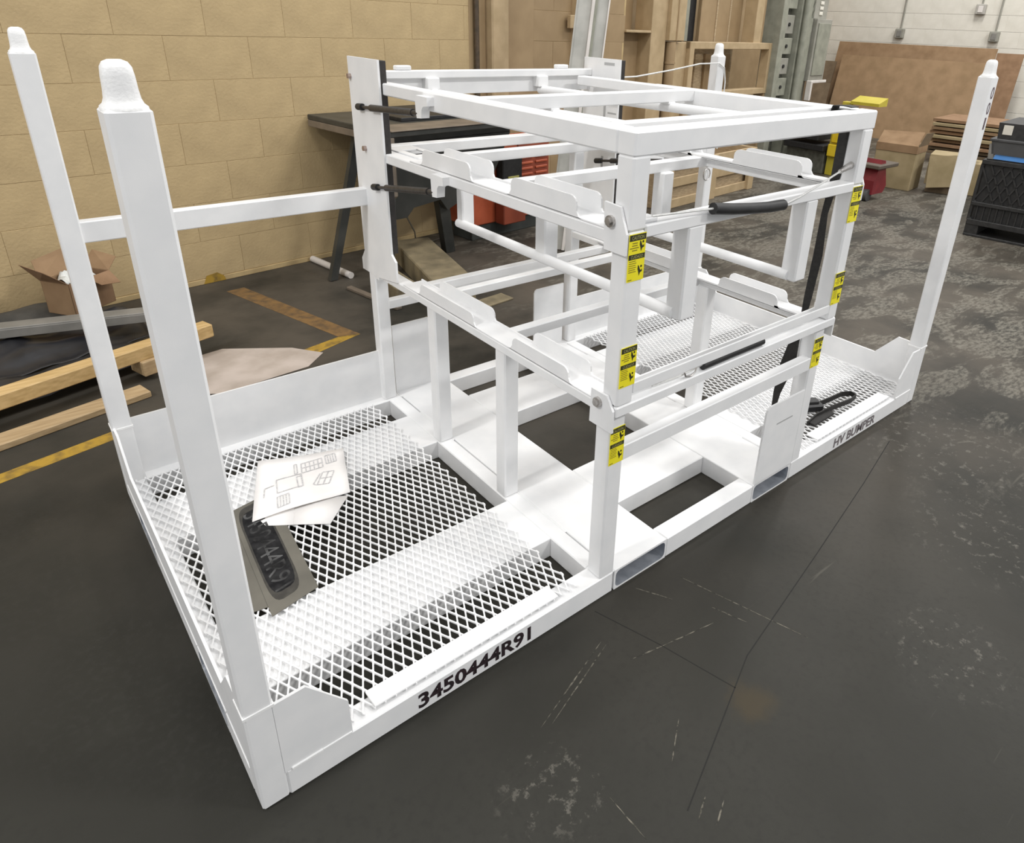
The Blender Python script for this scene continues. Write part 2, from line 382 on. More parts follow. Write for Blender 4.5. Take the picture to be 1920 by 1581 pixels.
for y0 in (10.05, 40.3):
    hollow('fork_pocket', y0, y0+10.4, 0, 3.25, 'x', 0, 41.98)
    hollow('fork_pocket', y0, y0+10.4, 0, 3.25, 'x', 87.02, L_)
    rb('centre_strip', 54.65, 74.35, y0, y0+10.4, .02, 3.25)
for x0, x1 in ((42, 44.42), (84.6, 87)):
    rb('cross_tube', x0, x1, 2.75, 57.55, 0, 3.25)
    g0, g1 = (44.36, 44.66) if x0 < 60 else (84.34, 84.64)
    for a in ((0.1, 4.1), (9.8, 25.4), (39.2, 50.6), (57.6, 60.2)): rb('weld_seam', g0, g1, a[0], a[1], 3.0, 3.24, b=.05)
# expanded metal decks
def deck(x0, x1, y0, y1):
    """expanded metal: two families of diagonal strands bonded at the knuckles"""
    b = B(); PX, PY = 1.17, 2.55; hw, hz, z = .085, .10, 3.56
    nx = int((x1-x0)/PX); ny = int((y1-y0)/PY); x1 = x0+nx*PX; y1 = y0+ny*PY
    def strand(p, q, dz):
        p = Vector((*p, z+dz)); q = Vector((*q, z+dz)); d = (q-p).normalized(); n = d.cross(Vector((0, 0, 1)))*hw; up = Vector((0, 0, hz))
        vs = [b.v(c) for c in (p-n-up, q-n-up, q+n-up, p+n-up, p-n+up, q-n+up, q+n+up, p+n+up)]
        for f in ((4, 5, 6, 7), (0, 3, 2, 1), (0, 1, 5, 4), (1, 2, 6, 5), (2, 3, 7, 6), (3, 0, 4, 7)): b.bm.faces.new([vs[i] for i in f])
    W2, H2 = 2*nx, 2*ny                      # half-cell lattice
    P = lambda i, j: (x0+i*PX/2, y0+j*PY/2)
    for c in range(-H2, W2+1, 2):
        i0 = max(c, 0); i1 = min(c+H2, W2)
        if i1 > i0: strand(P(i0, i0-c), P(i1, i1-c), .0)
    for c in range(0, W2+H2+1, 2):
        i0 = max(c-H2, 0); i1 = min(c, W2)
        if i1 > i0: strand(P(i0, c-i0), P(i1, c-i1), .025)
    for i in range(W2+1):
        for j in range(H2+1):
            if (i+j) % 2 == 0:
                cx, cy = P(i, j)
                b.pz([(cx-.06, cy-.33), (cx+.06, cy-.33), (cx+.13, cy-.1), (cx+.13, cy+.1), (cx+.06, cy+.33), (cx-.06, cy+.33), (cx-.13, cy+.1), (cx-.13, cy-.1)], z-.09, z+.145)
    return b.obj('expanded_metal_deck', WHITE, RACK, kind='stuff')
deck(1.2, 39.0, 1.0, 59.3); deck(90.0, 127.3, 1.0, 59.3)
rb('deck_hold_down_bar', 11.7, 35.8, .75, 3.0, 3.6, 3.86, b=.06)
rb('deck_hold_down_bar', 93.6, 119.0, .75, 3.0, 3.6, 3.86, b=.06)
# corner posts with stacking pins
def post(x0, y0):
    o = rb('corner_post', x0, x0+2.5, y0, y0+2.5, 0, H_, b=.2)
    b = B(); rings = []
    for hs, z in ((1.22, 62.35), (1.2, 62.55), (1.02, 62.72), (.92, 63.0), (.87, 63.5), (.84, 64.2), (.78, 64.7), (.62, 64.98), (.35, 65.1)):
        rg = []
        for k in range(20):
            t = 2*math.pi*k/20; c, s = math.cos(t), math.sin(t); e = .55
            rg.append(b.v((x0+1.25+hs*math.copysign(abs(c)**e, c), y0+1.25+hs*math.copysign(abs(s)**e, s), z)))
        rings.append(rg)
    for A, C in zip(rings, rings[1:]):
        for i in range(20): b.bm.faces.new([A[i], A[(i+1) % 20], C[(i+1) % 20], C[i]])
    b.bm.faces.new(rings[-1])
    b.obj('stacking_pin', PIN, o, True)
    w = B()
    for a in ((x0-.09, x0+2.59, y0-.09, y0+.06), (x0-.09, x0+2.59, y0+2.44, y0+2.59), (x0-.09, x0+.06, y0, y0+2.5), (x0+2.44, x0+2.59, y0, y0+2.5)):
        w.box(*a, 12.15, 12.5, .05)
    w.obj('weld_collar', PIN, o)
    return o
P1 = post(0, 0); P2 = post(0, W_-2.5); P3 = post(L_-2.5, 0); P4 = post(L_-2.5, W_-2.5)
# front gussets, end and rear plates
GU = [(2.4, 3.2), (2.4, 12.2), (5.35, 12.3), (8.95, 7.6), (8.98, 3.2)]
B().py(GU, 0.0, .3).obj('corner_gusset', WHITE, RACK)
B().py([(L_-x, z) for x, z in GU], 0.0, .3).obj('corner_gusset', WHITE, RACK)
B().box(3.0, 6.0, -.14, .1, 3.15, 3.5, .08).box(6.0, 8.9, -.1, .1, 3.2, 3.45, .06).obj('weld_bead', PIN, RACK)
B().box(120.2, 126.4, -.12, .1, 3.15, 3.45, .08).obj('weld_bead', PIN, RACK)
EP = [(2.5, 3.2), (2.5, 12.7), (5.15, 12.8), (9.2, 8), (51.1, 8), (55.1, 12.8), (57.8, 12.7), (57.8, 3.2)]
B().px(EP, .1, .4).obj('end_plate', WHITE, RACK)
B().px(EP, 127.4, 127.7).obj('end_plate', WHITE, RACK)
B().py([(2.4, 3.2), (2.4, 12.8), (42, 12.8), (42, 3.2)], 59.4, 59.7).obj('rear_plate', WHITE, RACK)
B().py([(87, 3.2), (87, 12.8), (126.6, 12.8), (126.6, 3.2)], 59.4, 59.7).obj('rear_plate', WHITE, RACK)
TP = [(0, 3.2), (0, 16.85), (7.2, 16.85), (7.65, 16.6), (7.9, 16.0), (7.9, 3.9), (7.6, 3.2)]
B().py([(44.4+x, z) for x, z in TP], 59.4, 59.7).obj('rear_tall_plate', WHITE, RACK)
B().py([(84.6-x, z) for x, z in TP], 59.4, 59.7).obj('rear_tall_plate', WHITE, RACK)
fp = B().py([(74.62, 3.2), (74.75, 16.0), (74.95, 16.5), (75.6, 16.95), (84.6, 16.9), (84.6, 3.2)], .0, .3).obj('front_tall_plate', WHITE, RACK)
B().box(78.0, 82.2, -.03, .02, 13.0, 13.25, 0).obj('part_mark', GREYTXT, fp)
# lower uprights
for x0 in (42, 84.5): rb('lower_upright', x0, x0+2.5, 0, 2.5, 3.2, 27.8, b=.22)
rb('rear_upright', 41.4, 43.7, 58, 60.3, 3.2, 30, b=.2); rb('rear_upright', 85.2, 87.5, 58, 60.3, 3.2, 30, b=.2)
for x0 in (42.15, 84.45):
    for y0 in (21, 39.6): rb('tray_support_post', x0, x0+2.4, y0, y0+2.4, 3.2, 27.4, b=.2)
rb('front_tie_bar', 44.4, 84.6, 0, 1.6, 20.4, 22.5, b=.12); rb('rear_tie_bar', 43.6, 85.3, 58.5, 60, 20.6, 22.2, b=.12)
rb('rear_brace', 2.4, 41.5, 58.4, 60.0, 39.5, 42.3, b=.14); rb('rear_brace', 91, 126.6, 58.4, 60.0, 39.5, 42.3, b=.14)
# rear hinge plates with black backing
RP = [(51.3, 62.05), (61.4, 62.05), (61.15, 31.2), (62.4, 29.6), (62.4, 27.6), (56.5, 27.6), (49.9, 28.6), (49.9, 32), (51.2, 33)]
for x0, bx in ((41.35, 41.7), (89.7, 90.05)):
    hp = B().px(RP, x0, x0+.35).obj('hinge_plate', WHITE, RACK)
    B().box(bx+.02, bx+1.0, 51.25, 60.9, 33.0, 61.95, .08).obj('black_backing', RUBBER, hp, label='black backing strip')
    for (y, z) in ((60.7, 59.2), (57.3, 48.8)):
        B().tube([(x0-.5, y, z), (x0+.05, y, z)], .42, 6).obj('bolt', RUSTB, hp)
for (y0, y1, z0, z1) in ((52.8, 55.6, 60.9, 61.4), (54.6, 55.2, 40, 44), (54.6, 55.2, 50, 56), (51.6, 54, 52.2, 52.5)):
    B().box(89.66, 89.72, y0, y1, z0, z1, 0).obj('laser_slot', GREYTXT, RACK)
rb('rear_leg_flange', 41.4, 43.4, 56.6, 58.2, 27.0, 29.2, b=.1)
# ---- trays (low and middle): side rails, saddle channels, cross bars
def rounded(y0, y1, z0, z1, r):
    P = [(y0-.9, z0), (y0-.35, z0+.18), (y0, z0+.7)]
    for k in range(5): t = math.radians(180-k*22.5); P.append((y0+r+r*math.cos(t), z1-r+r*math.sin(t)))
    for k in range(5): t = math.radians(90-k*22.5); P.append((y1-r+r*math.cos(t), z1-r+r*math.sin(t)))
    P += [(y1, z0+.7), (y1+.35, z0+.18), (y1+.9, z0)]; return P
def saddle(left, z, rng, zt, y_end):
    o1, i1 = (41.75, 45.2) if left else (87.25, 83.8)
    sg = 1 if left else -1
    xa, xb = sorted((o1, i1))
    ch = rb('saddle_channel', xa, xb, 1.6, y_end, z, z+.22, b=.05)
    for (a, c) in rng:
        B().px(rounded(a, c, z+.1, zt, 1.0), *sorted((o1, o1+sg*.22))).obj('saddle_outer_wall', WHITE, ch)
        B().px(rounded(a-.4, c-.4, z+.1, zt+.05, 1.0), *sorted((i1, i1-sg*.22))).obj('saddle_inner_wall', WHITE, ch)
    for (c, d) in zip([1.6]+[r[1] for r in rng], [r[0] for r in rng]+[y_end]):
        if d-c > 1: B().px([(c, z+.1), (c, z+.45), (d, z+.45), (d, z+.1)], *sorted((i1, i1-sg*.2))).obj('channel_lip', WHITE, ch)
for left in (True, False):
    x0, x1 = (41.7, 43.9) if left else (85.1, 87.3)
    rb('low_side_rail', x0, x1, 1.3, 57.8, 27.25, 28.5, b=.12)
    saddle(left, 28.52, ((7.4, 18.8), (28, 43)), 30.55, 48.5)
    rb('middle_side_rail', x0, x1, 1.3, 57.5, 47.35, 48.78, b=.12)
    saddle(left, 48.8, ((7.1, 19.1), (28, 40.2)), 51.2, 44)
    px_ = 41.3 if left else 87.4
    for (pa, bz, by) in (([(-.9, 25.8), (-.9, 28.6), (.2, 30.2), (2.75, 30.2), (2.85, 25.8)], 28.95, 1.46), ([(-1.1, 46.8), (-1.1, 49.0), (.0, 51.6), (2.3, 51.75), (2.05, 46.8)], 49.95, 1.12)):
        pl = B().px(pa, px_, px_+.32).obj('lock_plate', WHITE, RACK)
        s = -1 if left else 1
        xb = px_ if left else px_+.32
        B().tube([(xb-s*.05, by, bz), (xb+s*.35, by, bz)], .62, 14).tube([(xb+s*.3, by, bz), (xb+s*.6, by, bz)], .42, 6).obj('hex_bolt', STEEL, pl)
for (nm, y0, y1, z0, z1) in (('low_cross_bar', 46.6, 48.2, 27.0, 28.45), ('low_cross_bar', 41.7, 43.2, 27.0, 28.4), ('low_cross_bar', 23.6, 25.2, 27.0, 28.45),
                             ('middle_cross_bar', 56.2, 58.4, 47.4, 49.0), ('middle_cross_bar', 45.0, 46.6, 47.4, 49.0), ('middle_cross_bar', 24.9, 26.8, 47.4, 49.0)):
    rb(nm, 43.8, 85.2, y0, y1, z0, z1, b=.12)
# corner plates with a square window at the rear of the middle tray
for x0, x1 in ((43.9, 48.5), (80.5, 85.1)):
    B().box(x0, x1, 46.6, 48.0, 48.7, 48.95, .04).box(x0, x1, 52.5, 56.2, 48.7, 48.95, .04).box(x0, x0+1.2, 48, 52.5, 48.7, 48.95, .04).box(x1-1.0, x1, 48, 52.5, 48.7, 48.95, .04).obj('corner_window_plate', WHITE, RACK)
rb('low_front_bar', 41.7, 87.3, -1.1, 1.4, 27.7, 29.03, b=.14)
rb('low_front_flat_bar', 44.1, 84.9, -1.1, -.85, 30.2, 31.5, b=.06)
rb('low_front_tray', 44.1, 84.9, 1.15, 1.4, 29.0, 30.4, b=.05)
rb('middle_front_bar', 44.1, 84.9, -1.1, 1.2, 48.25, 49.6, b=.14)
leg1 = rb('middle_leg', 41.7, 44.2, -1.1, 1.4, 29.05, 49.1, b=.24); leg2 = rb('middle_leg', 84.8, 87.3, -1.1, 1.4, 29.05, 49.1, b=.24)
# hanging frames under the middle tray
for x0 in (51.0, 74.1):
    rb('hanger_post', x0, x0+2.5, -1.0, 1.4, 37.2, 48.3, b=.2)
    rb('hanger_post', x0, x0+2.4, 24.0, 26.3, 37.6, 47.5, b=.2)
    rb('hanger_post', x0, x0+2.2, 45.0, 46.8, 37.6, 47.5, b=.2)
    B().tube([(x0+.2, .2, 37.9), (x0+.2, 46.6, 37.9)], .72, 12).obj('hanger_rod', WHITE, RACK, True)
rb('spring_latch_block', 44.3, 46.3, -.6, 1.0, 49.6, 50.1, b=.08)
# ---- lid
for x0, s in ((41.7, 1), (84.8, -1)):
    rb('lid_side_tube', x0, x0+2.5, 1.4, 39.2, 56.5, 58.95, b=.2)
    rb('lid_hinge_arm', x0+.25, x0+2.3, 39, 58, 57.2, 58.9, b=.16)
    rb('lid_leg', x0+.02, x0+2.48, -1.08, 1.38, 49.15, 56.6, b=.24)
rb('lid_front_beam', 41.7, 87.4, -1.1, 1.4, 56.5, 58.95, b=.2)
rb('lid_inner_tube', 44.1, 84.9, 3.4, 5.0, 57.2, 59.05, b=.14)
rb('lid_middle_tube', 44.1, 84.9, 28.7, 30.5, 57.2, 59.0, b=.14)
for (xa, xb) in ((54.5, 57.4), (77.3, 81.5)):
    B().tube([(xa, 59.4, 56.45), (xb, 4.2, 56.45)], .75, 12).obj('lid_rod', WHITE, RACK, True)
    xm = xa+(xb-xa)*.54
    rb('rod_spacer', xa-1.15, xa+1.15, 58.4, 60.2, 57.0, 58.9, b=.12)
    rb('rod_spacer', xm-.75, xm+.75, 28.6, 30.2, 56.9, 57.3, b=.05)
rb('hinge_bar', 42.4, 89.7, 59.0, 60.6, 58.75, 60.0, b=.14)
rb('hinge_bar_web', 42.4, 89.7, 60.2, 60.5, 56.1, 58.8, b=.05)
for x0 in (48.4, 81.2): rb('lid_stop_block', x0, x0+2.6, 59.1, 60.5, 60.0, 60.75, b=.2)
# gas struts
for x, sx in ((41.0, -1), (88.0, 1)):
    for (a, c, tz) in (((x, 57.6, 55.0), (x, 39.2, 56.1), 58.4), ((x, 54.4, 43.3), (x, 36.0, 46.1), 48.6)):
        a, c = Vector(a), Vector(c); d = (c-a).normalized()
        st = B().tube([a+d*4, c-d*1.5], .5, 12).obj('gas_strut', STRUT, RACK, True, label='black gas strut')
        B().tube([a, a+d*4.2], .25, 8).obj('strut_rod', STRUT, st, True)
        B().tube([a-d*.5, a+d*1.1], .52, 10).obj('strut_ball_end', BLACK, st, True)
        B().tube([c-d*2.0, c+d*.2], .38, 10).obj('strut_ball_end', STRUT, st, True)
        x_a, x_b = sorted((x-sx*.9, x+sx*.35))
        B().px([(c.y-3.0, tz), (c.y-3.0, tz-1.1), (c.y-1.9, tz-1.25), (c.y-1.45, tz-1.7), (c.y-1.3, c.z-.5), (c.y-.1, c.z-.6), (c.y+.1, c.z+.2), (c.y+.2, tz-.2), (c.y-.1, tz+.05)], x_a, x_b).obj('strut_bracket', WHITE, RACK)
# release cables with black grips
B().tube([(44.4, -1.5, 50.6), (49, -1.6, 50.4), (53.7, -1.75, 50.2), (60, -1.9, 49.45), (67.2, -1.75, 48.85), (71, -1.5, 49.35), (76, -1.1, 50.3), (80.2, -.8, 51.2), (84.6, -.2, 51.75)], .13, 6).obj('release_cable', CABLE, RACK, True)
B().tube([(53.7, -1.75, 50.2), (57, -1.9, 49.75), (60.2, -1.95, 49.4), (64, -1.9, 49.05), (67.2, -1.75, 48.9)], .66, 12).obj('cable_grip', BLACK, RACK, True, label='black rubber grip sleeve')
B().tube([(81.2, -.65, 51.35), (84.8, -.1, 51.78)], [.3, .5], 8).obj('cable_ferrule', STEEL, RACK, True)
B().tube([(57.0, -.45, 29.6), (63, -.4, 29.62), (69.5, -.45, 29.65)], .56, 10).obj('cable_grip', BLACK, RACK, True, label='black rubber grip sleeve')
B().tube([(48, -.4, 29.6), (52.5, -.6, 29.55), (57, -.4, 29.7)], .12, 6).obj('release_cable', CABLE, RACK, True)
B().tube([(53.2, -.85, 29.9), (53.4, -.9, 29.4), (54.4, -.95, 29.2), (55.2, -.9, 29.5), (55.4, -.85, 30.0)], .13, 6).obj('cable_u_bolt', STEEL, RACK, True)
# wire running from the right hinge plate round the far post
B().tube([(91, 55, 58.6), (100, 57, 58.6), (112, 58.6, 59.6), (120, 57.6, 60.9), (126.2, 57.4, 61.0), (128.4, 57.5, 60.0), (129.4, 57.6, 57), (129.6, 57.7, 50), (129.3, 57.6, 42)], .16, 6).obj('tether_wire', CABLE, RACK, True)
ri = B()
for k in range(2):
    z = 39.5-k*3.2
    ri.tube([(126.2+1.2*math.cos(t*.5236), 57.3, z+1.4*math.sin(t*.5236)) for t in range(13)], .14, 6)
ri.obj('pin_ring', STEEL, P4, True)
# caution labels
def caution(x0, x1, y, z0, z1):
    o = B().box(x0, x1, y-.03, y+.03, z0, z1, 0).obj('caution_label', YEL, RACK, label='yellow and black caution label')
    h = z1-z0; wd = x1-x0; b = B(); yy = y-.045
    R = lambda a0, a1, c0, c1: b.box(x0+wd*a0, x0+wd*a1, yy-.01, yy+.01, z0+h*c0, z0+h*c1, 0)
    R(.02, .98, .86, .985); R(.02, .98, .47, .575)
    def hand(cx, cz, s):
        pt = [(-.5, .2), (-.3, -.3), (-.1, -1.0), (.1, -.45), (.55, -.3), (.5, .15), (.25, -.1), (.05, .1), (-.25, .75), (-.45, .9)]
        b.py([(x0+wd*cx+p*s, z0+h*cz+q*s) for p, q in pt], yy-.01, yy+.01)
        b.py([(x0+wd*cx+.28*s+.2*s*math.cos(k), z0+h*cz+.62*s+.22*s*math.sin(k)) for k in [i*math.pi/4 for i in range(8)]], yy-.01, yy+.01)
    hand(.76, .74, .62); hand(.74, .22, .62)
    b.obj('label_black_print', LBLK, o, kind='stuff')
    b = B()
    for i, (a, c) in enumerate(((.2, .5), (.18, .5), (.06, .58), (.2, .5))):
        b.box(x0+wd*a, x0+wd*c, yy-.01, yy+.01, z0+h*(.80-.05*i), z0+h*(.82-.05*i), 0)
    for i in range(6): b.box(x0+wd*.06, x0+wd*(.5 if i % 2 else .46), yy-.01, yy+.01, z0+h*(.425-.045*i), z0+h*(.44-.045*i), 0)
    b.box(x0+wd*.05, x0+wd*.28, yy-.01, yy+.01, z0+h*.03, z0+h*.05, 0)
    b.obj('label_body_print', LTXT, o, kind='stuff')
    for body, c0, c1 in (('CAUTION', .885, .96), ('CUIDADO', .49, .555)):
        text_obj('label_heading', body, lambda a, c: (x0+wd*(.14+.72*a), yy-.03, z0+h*(c0+(c1-c0)*c)), mat('heading_khaki', (.45, .43, .16), rough=.5), o, 0)
for xa in (41.75, 84.85):
    caution(xa, xa+2.4, -1.14, 43.9, 48.95); caution(xa, xa+2.4, -1.14, 31.5, 36.4)
caution(42.1, 44.4, -.04, 20.6, 25.6); caution(84.6, 86.9, -.04, 20.7, 25.6)
# stencilled markings
text_obj('stencil_number', '3450444R91', lambda a, c: (16.1+14.9*a, -.03, .55+2.15*c), INK, RACK, .032)
text_obj('stencil_name', 'HV BUMPER', lambda a, c: (98.4+14.6*a, -.03, .6+1.95*c), mat('grey_stencil_paint', (.13, .11, .12), (.2, .18, .18), rough=.6, scale=90), RACK, .03)
for ch, z in (('0', 58.9), ('0', 56.4), ('1', 53.9)):
    text_obj('stencil_digit', ch, lambda a, c: (127.3+1.1*a if ch == '0' else 127.55+.6*a, -.03, z+2.0*c), mat('purple_grey_paint', (.09, .06, .07), (.15, .1, .12), rough=.6, scale=90), P3, .01)
# ------------------------------------------------------------------ things lying on the rack
ZD = 3.72
ps = thing('drawing_sheet', 'white printed drawing sheet with window-like sketches on near mesh deck', 'paper', (20, 42, ZD))
b = B(); nx, ny = 10, 8
cs = [Vector((11.3, 37.0)), Vector((24.5, 35.2)), Vector((28.4, 46.6)), Vector((16.6, 51.0))]
g = [[None]*(ny+1) for _ in range(nx+1)]
def pp(u, v):
    q = (cs[0]*(1-u)+cs[1]*u)*(1-v)+(cs[3]*(1-u)+cs[2]*u)*v
    return (q.x, q.y, ZD+.28+.12*math.sin(u*5+v*2)+.22*(1-v)*abs(math.sin(u*2.6))+.08*math.sin(v*6))
for i in range(nx+1):
    for j in range(ny+1): g[i][j] = b.v(pp(i/nx, j/ny))
for i in range(nx):
    for j in range(ny): b.bm.faces.new([g[i][j], g[i+1][j], g[i+1][j+1], g[i][j+1]])
o = b.obj('paper_sheet', PAPER, ps, True)
sm = o.modifiers.new('thick', 'SOLIDIFY'); sm.thickness = .0006
b = B()
def pl_line(u0, v0, u1, v1, wd=.012):
    n = Vector((v0-v1, u1-u0)); n = n/(n.length+1e-9)*wd/2
    for k in range(4):
        a = k/4; c = (k+1)/4
        P = [(u0+(u1-u0)*a-n.x, v0+(v1-v0)*a-n.y), (u0+(u1-u0)*c-n.x, v0+(v1-v0)*c-n.y), (u0+(u1-u0)*c+n.x, v0+(v1-v0)*c+n.y), (u0+(u1-u0)*a+n.x, v0+(v1-v0)*a+n.y)]
        b.quad(*[Vector(pp(*q))+Vector((0, 0, .07)) for q in P])
def prect(c, du, dv, mid=False, n=0):
    c, du, dv = Vector(c), Vector(du), Vector(dv)
    q = [c, c+du, c+du+dv, c+dv]
    for i in range(4): pl_line(*q[i], *q[(i+1) % 4])
    if mid: pl_line(*(c+du/2), *(c+du/2+dv)); pl_line(*(c+dv/2), *(c+dv/2+du))
    for k in range(n): f = (k+1)/(n+1); pl_line(*(c+du*f), *(c+du*f+dv))
prect((.50, .62), (.24, .05), (-.01, .2), False, 4); pl_line(.49, .72, .74, .77)
prect((.42, .62), (.03, .005), (-.01, .2)); prect((.78, .72), (.12, .02), (-.01, .18), False, 3)
prect((.24, .32), (.27, .04), (-.02, .25)); prect((.46, .34), (.05, .01), (-.02, .22))
prect((.66, .30), (.13, -.02), (.07, .25), True); pl_line(.62, .33, .66, .30); pl_line(.62, .33, .70, .53)
prect((.25, .07), (.12, .02), (-.01, .18), False, 3); pl_line(.1, .3, .1, .45); pl_line(.1, .45, .2, .48)
b.obj('printed_lines', PLINE, ps)
b = B(); lc = [(11.0, 36.4), (19.5, 30.4), (24.0, 35.0), (14, 40)]
b.quad((11.0, 36.4, ZD+.1), (15.5, 33.2, ZD+.16), (17.5, 38, ZD+.2), (14, 41, ZD+.15)).quad((15.5, 33.2, ZD+.16), (19.5, 30.4, ZD+.1), (24.0, 34.8, ZD+.15), (17.5, 38, ZD+.2))
o = b.obj('paper_sheet', PAPER, None, True); sm = o.modifiers.new('thick', 'SOLIDIFY'); sm.thickness = .0006
tag(o, 'blank white paper sheet showing under the printed drawing', 'paper')
# stencil cards
st = thing('stencil_card', 'grey stencil card with black oversprayed number patch on mesh deck', 'stencil', (11, 29, ZD))
SA, SB, SC = Vector((7.75, 18.9)), Vector((13.7, 20.2)), Vector((15.3, 39.3))
def sp(u, v, h): q = SA+(SB-SA)*u+(Vector((9.6, 41.2))-SA)*v; return (q.x, q.y, ZD+h)
B().prism([(0, 0), (1, 0), (1, 1), (0, 1)], lambda u, v: sp(u, v, .02), lambda u, v: sp(u, v, .1)).obj('card', STEN, st)
def blob(f, n=26):
    return [(.5+.5*f*math.copysign(abs(math.cos(t))**.5, math.cos(t)), .5+.5*f*math.copysign(abs(math.sin(t))**.35, math.sin(t))) for t in [2*math.pi*k/n for k in range(n)]]
for nm, mt, f, hh in (('overspray_edge', STENS, 1.08, .11), ('overspray_patch', STENB, .94, .12)):
    B().prism([(.12+.62*x*1.0, .10+.84*y) for x, y in blob(f)], lambda u, v: sp(u, v, hh-.005), lambda u, v: sp(u, v, hh)).obj(nm, mt, st)
text_obj('stencil_cut_number', '3450444R91', lambda a, c: sp(.22+.42*c, .90-.76*a, .14), STENT, st, 0)
o = B().pz([(5.8, 21.0), (8.6, 20.6), (10.3, 40.5), (8.0, 41.5)], ZD, ZD+.04).obj('stencil_card', STEN); tag(o, 'plain grey stencil card half hidden under the sprayed one', 'stencil')
# black strap
sr = thing('ratchet_strap', 'black webbing strap looped over the lid corner and hanging to the deck', 'strap', (84, 2, 3.6))
B().band([(84.05, 3.4, 58.4), (84.0, 3.2, 59.25), (83.9, 1.6, 59.4), (83.9, .4, 59.3)], (1, 0, 0), 1.8, .12).obj('strap_over_lid', WEB, sr)
B().band([(84.3, 2.2, 58.8), (84.45, 1.6, 55.9), (84.45, 1.6, 50.2), (84.4, 2.2, 44.6), (84.35, 2.0, 38.5), (84.3, 2.3, 31.8), (84.2, 2.4, 28.5), (83.9, 2.9, 24.8), (83.6, 3.2, 20.3)], (-.48, .88, 0), [1.5, 1.35, 1.3, .9, 1.3, 1.15, .8, 1.4, 2.3], .12).obj('strap_webbing', WEB, sr)
B().band([(83.6, 3.2, 20.3), (83.2, 3.5, 18.0), (82.6, 3.6, 15.5), (81.6, 3.2, 12.5), (81, 2.5, 10)], (-.48, .88, 0), [2.3, 1.7, 1.1, .6, .35], .12).obj('strap_tail', WEB, sr)
rt = thing('ratchet_buckle', 'black ratchet buckle with looped strap end lying on right mesh deck', 'strap', (104, 5.5, 3.6))
B().box(100.0, 104.2, 6.3, 9.0, ZD, ZD+1.5, .3, Matrix.Rotation(-.5, 3, 'Z')).box(101, 103.4, 6.8, 8.4, ZD+1.4, ZD+2.1, .25, Matrix.Rotation(-.5, 3, 'Z')).obj('buckle_body', BLACK, rt)
B().band([(96.5, 4.6, 4.1), (100, 5.1, 4.2), (105, 4.8, 4.4), (110, 4.0, 4.5), (112.2, 4.2, 4.6), (112.4, 5.4, 4.7), (110.8, 6.4, 4.6), (107.5, 6.8, 4.4), (104.5, 7.2, 4.3)], (0, 0, 1), 1.0, .22).obj('strap_loop', WEB, rt)
B().box(97.0, 104, 3.6, 5.2, ZD, ZD+.5, .2, Matrix.Rotation(.02, 3, 'Z')).obj('strap_flat', WEB, rt)

# ------------------------------------------------------------------ left-hand clutter by the tan wall
pal = thing('timber_pallet', 'pine pallet boards under black sheeting on the left floor', 'pallet', (-5, 100, 0))
def plank(x0, y0, x1, y1, wd, z0, z1, mt, nm='plank', par=None):
    p = Vector((x0, y0, 0)); q = Vector((x1, y1, 0)); d = (q-p); L = d.length; a = math.atan2(d.y, d.x)
    M = Matrix.Translation(p) @ Matrix.Rotation(a, 4, 'Z')
    return B(M).box(0, L, -wd/2, wd/2, z0, z1, .18).obj(nm, mt, par)
plank(-40, 84.6, 24.0, 104.2, 3.4, 4.2, 7.0, PINE, 'top_board', pal)
plank(-40, 80.5, 9.0, 92.5, 4.2, 0, 1.3, PINED, 'bottom_board', pal)
for x, y in ((-38, 83.6), (-20, 88.8), (11, 99.2)): B(Matrix.Translation(Vector((x, y, 0))) @ Matrix.Rotation(.3, 4, 'Z')).box(-1.6, 1.6, -1.6, 3.4, 1.2, 4.3, .15).obj('stringer_block', PINED, pal)
def drape(name, mt, x0, x1, y0, y1, zf, nx=22, ny=12, M=None):
    b = B(M); G = [[b.v((x0+(x1-x0)*i/nx, y0+(y1-y0)*j/ny, zf(i/nx, j/ny))) for j in range(ny+1)] for i in range(nx+1)]
    for i in range(nx):
        for j in range(ny): b.bm.faces.new([G[i][j], G[i+1][j], G[i+1][j+1], G[i][j+1]])
    o = b.obj(name, mt, None, True); sm = o.modifiers.new('thick', 'SOLIDIFY'); sm.thickness = .004; return o
RL = Matrix.Translation(Vector((-8, 104, 0))) @ Matrix.Rotation(.27, 4, 'Z')
tag(drape('plastic_sheet', SHEET, -34, 26, 4.0, 17, lambda u, v: 2.4+2.2*v+.8*math.sin(u*17+v*4)*(.3+v*.7)+.7*math.sin(v*11+u*3)*.6+.3*math.sin(u*41), 30, 14, RL), 'crumpled black plastic sheet heaped on the pine pallet', 'plastic sheet')
fo = drape('sheet_fold', SHEET, -34, 22, -5.5, 2.6, lambda u, v: 1.7+1.5*v+.35*math.sin(u*19+v*4)+.25*math.sin(u*37), 30, 8, RL); fo.parent = bpy.data.objects['plastic_sheet']
tag(drape('dark_cloth', TARP, -40, 20, 27, 35, lambda u, v: 2.2+2.8*v+.7*math.sin(u*13+v*5)+.5*math.sin(u*29), 26, 10, RL), 'dark grey cloth bundled along the foot of the wall', 'cloth')
ch = plank(-34, 129.5, 19, 114.5, 3.6, 7.7, 8.2, CHAN, 'steel_channel')
tag(ch, 'long flat grey steel channel lying beside the cardboard box', 'metal bar')
plank(-34, 127.8, 19, 112.8, .5, 6.0, 7.9, CHAN, 'channel_side', ch); plank(-34, 131.2, 19, 116.2, .5, 6.0, 7.9, CHAN, 'channel_side', ch)
bk = thing('open_cardboard_box', 'open brown cardboard box with torn flaps beside the wall', 'box', (4, 127, 3))
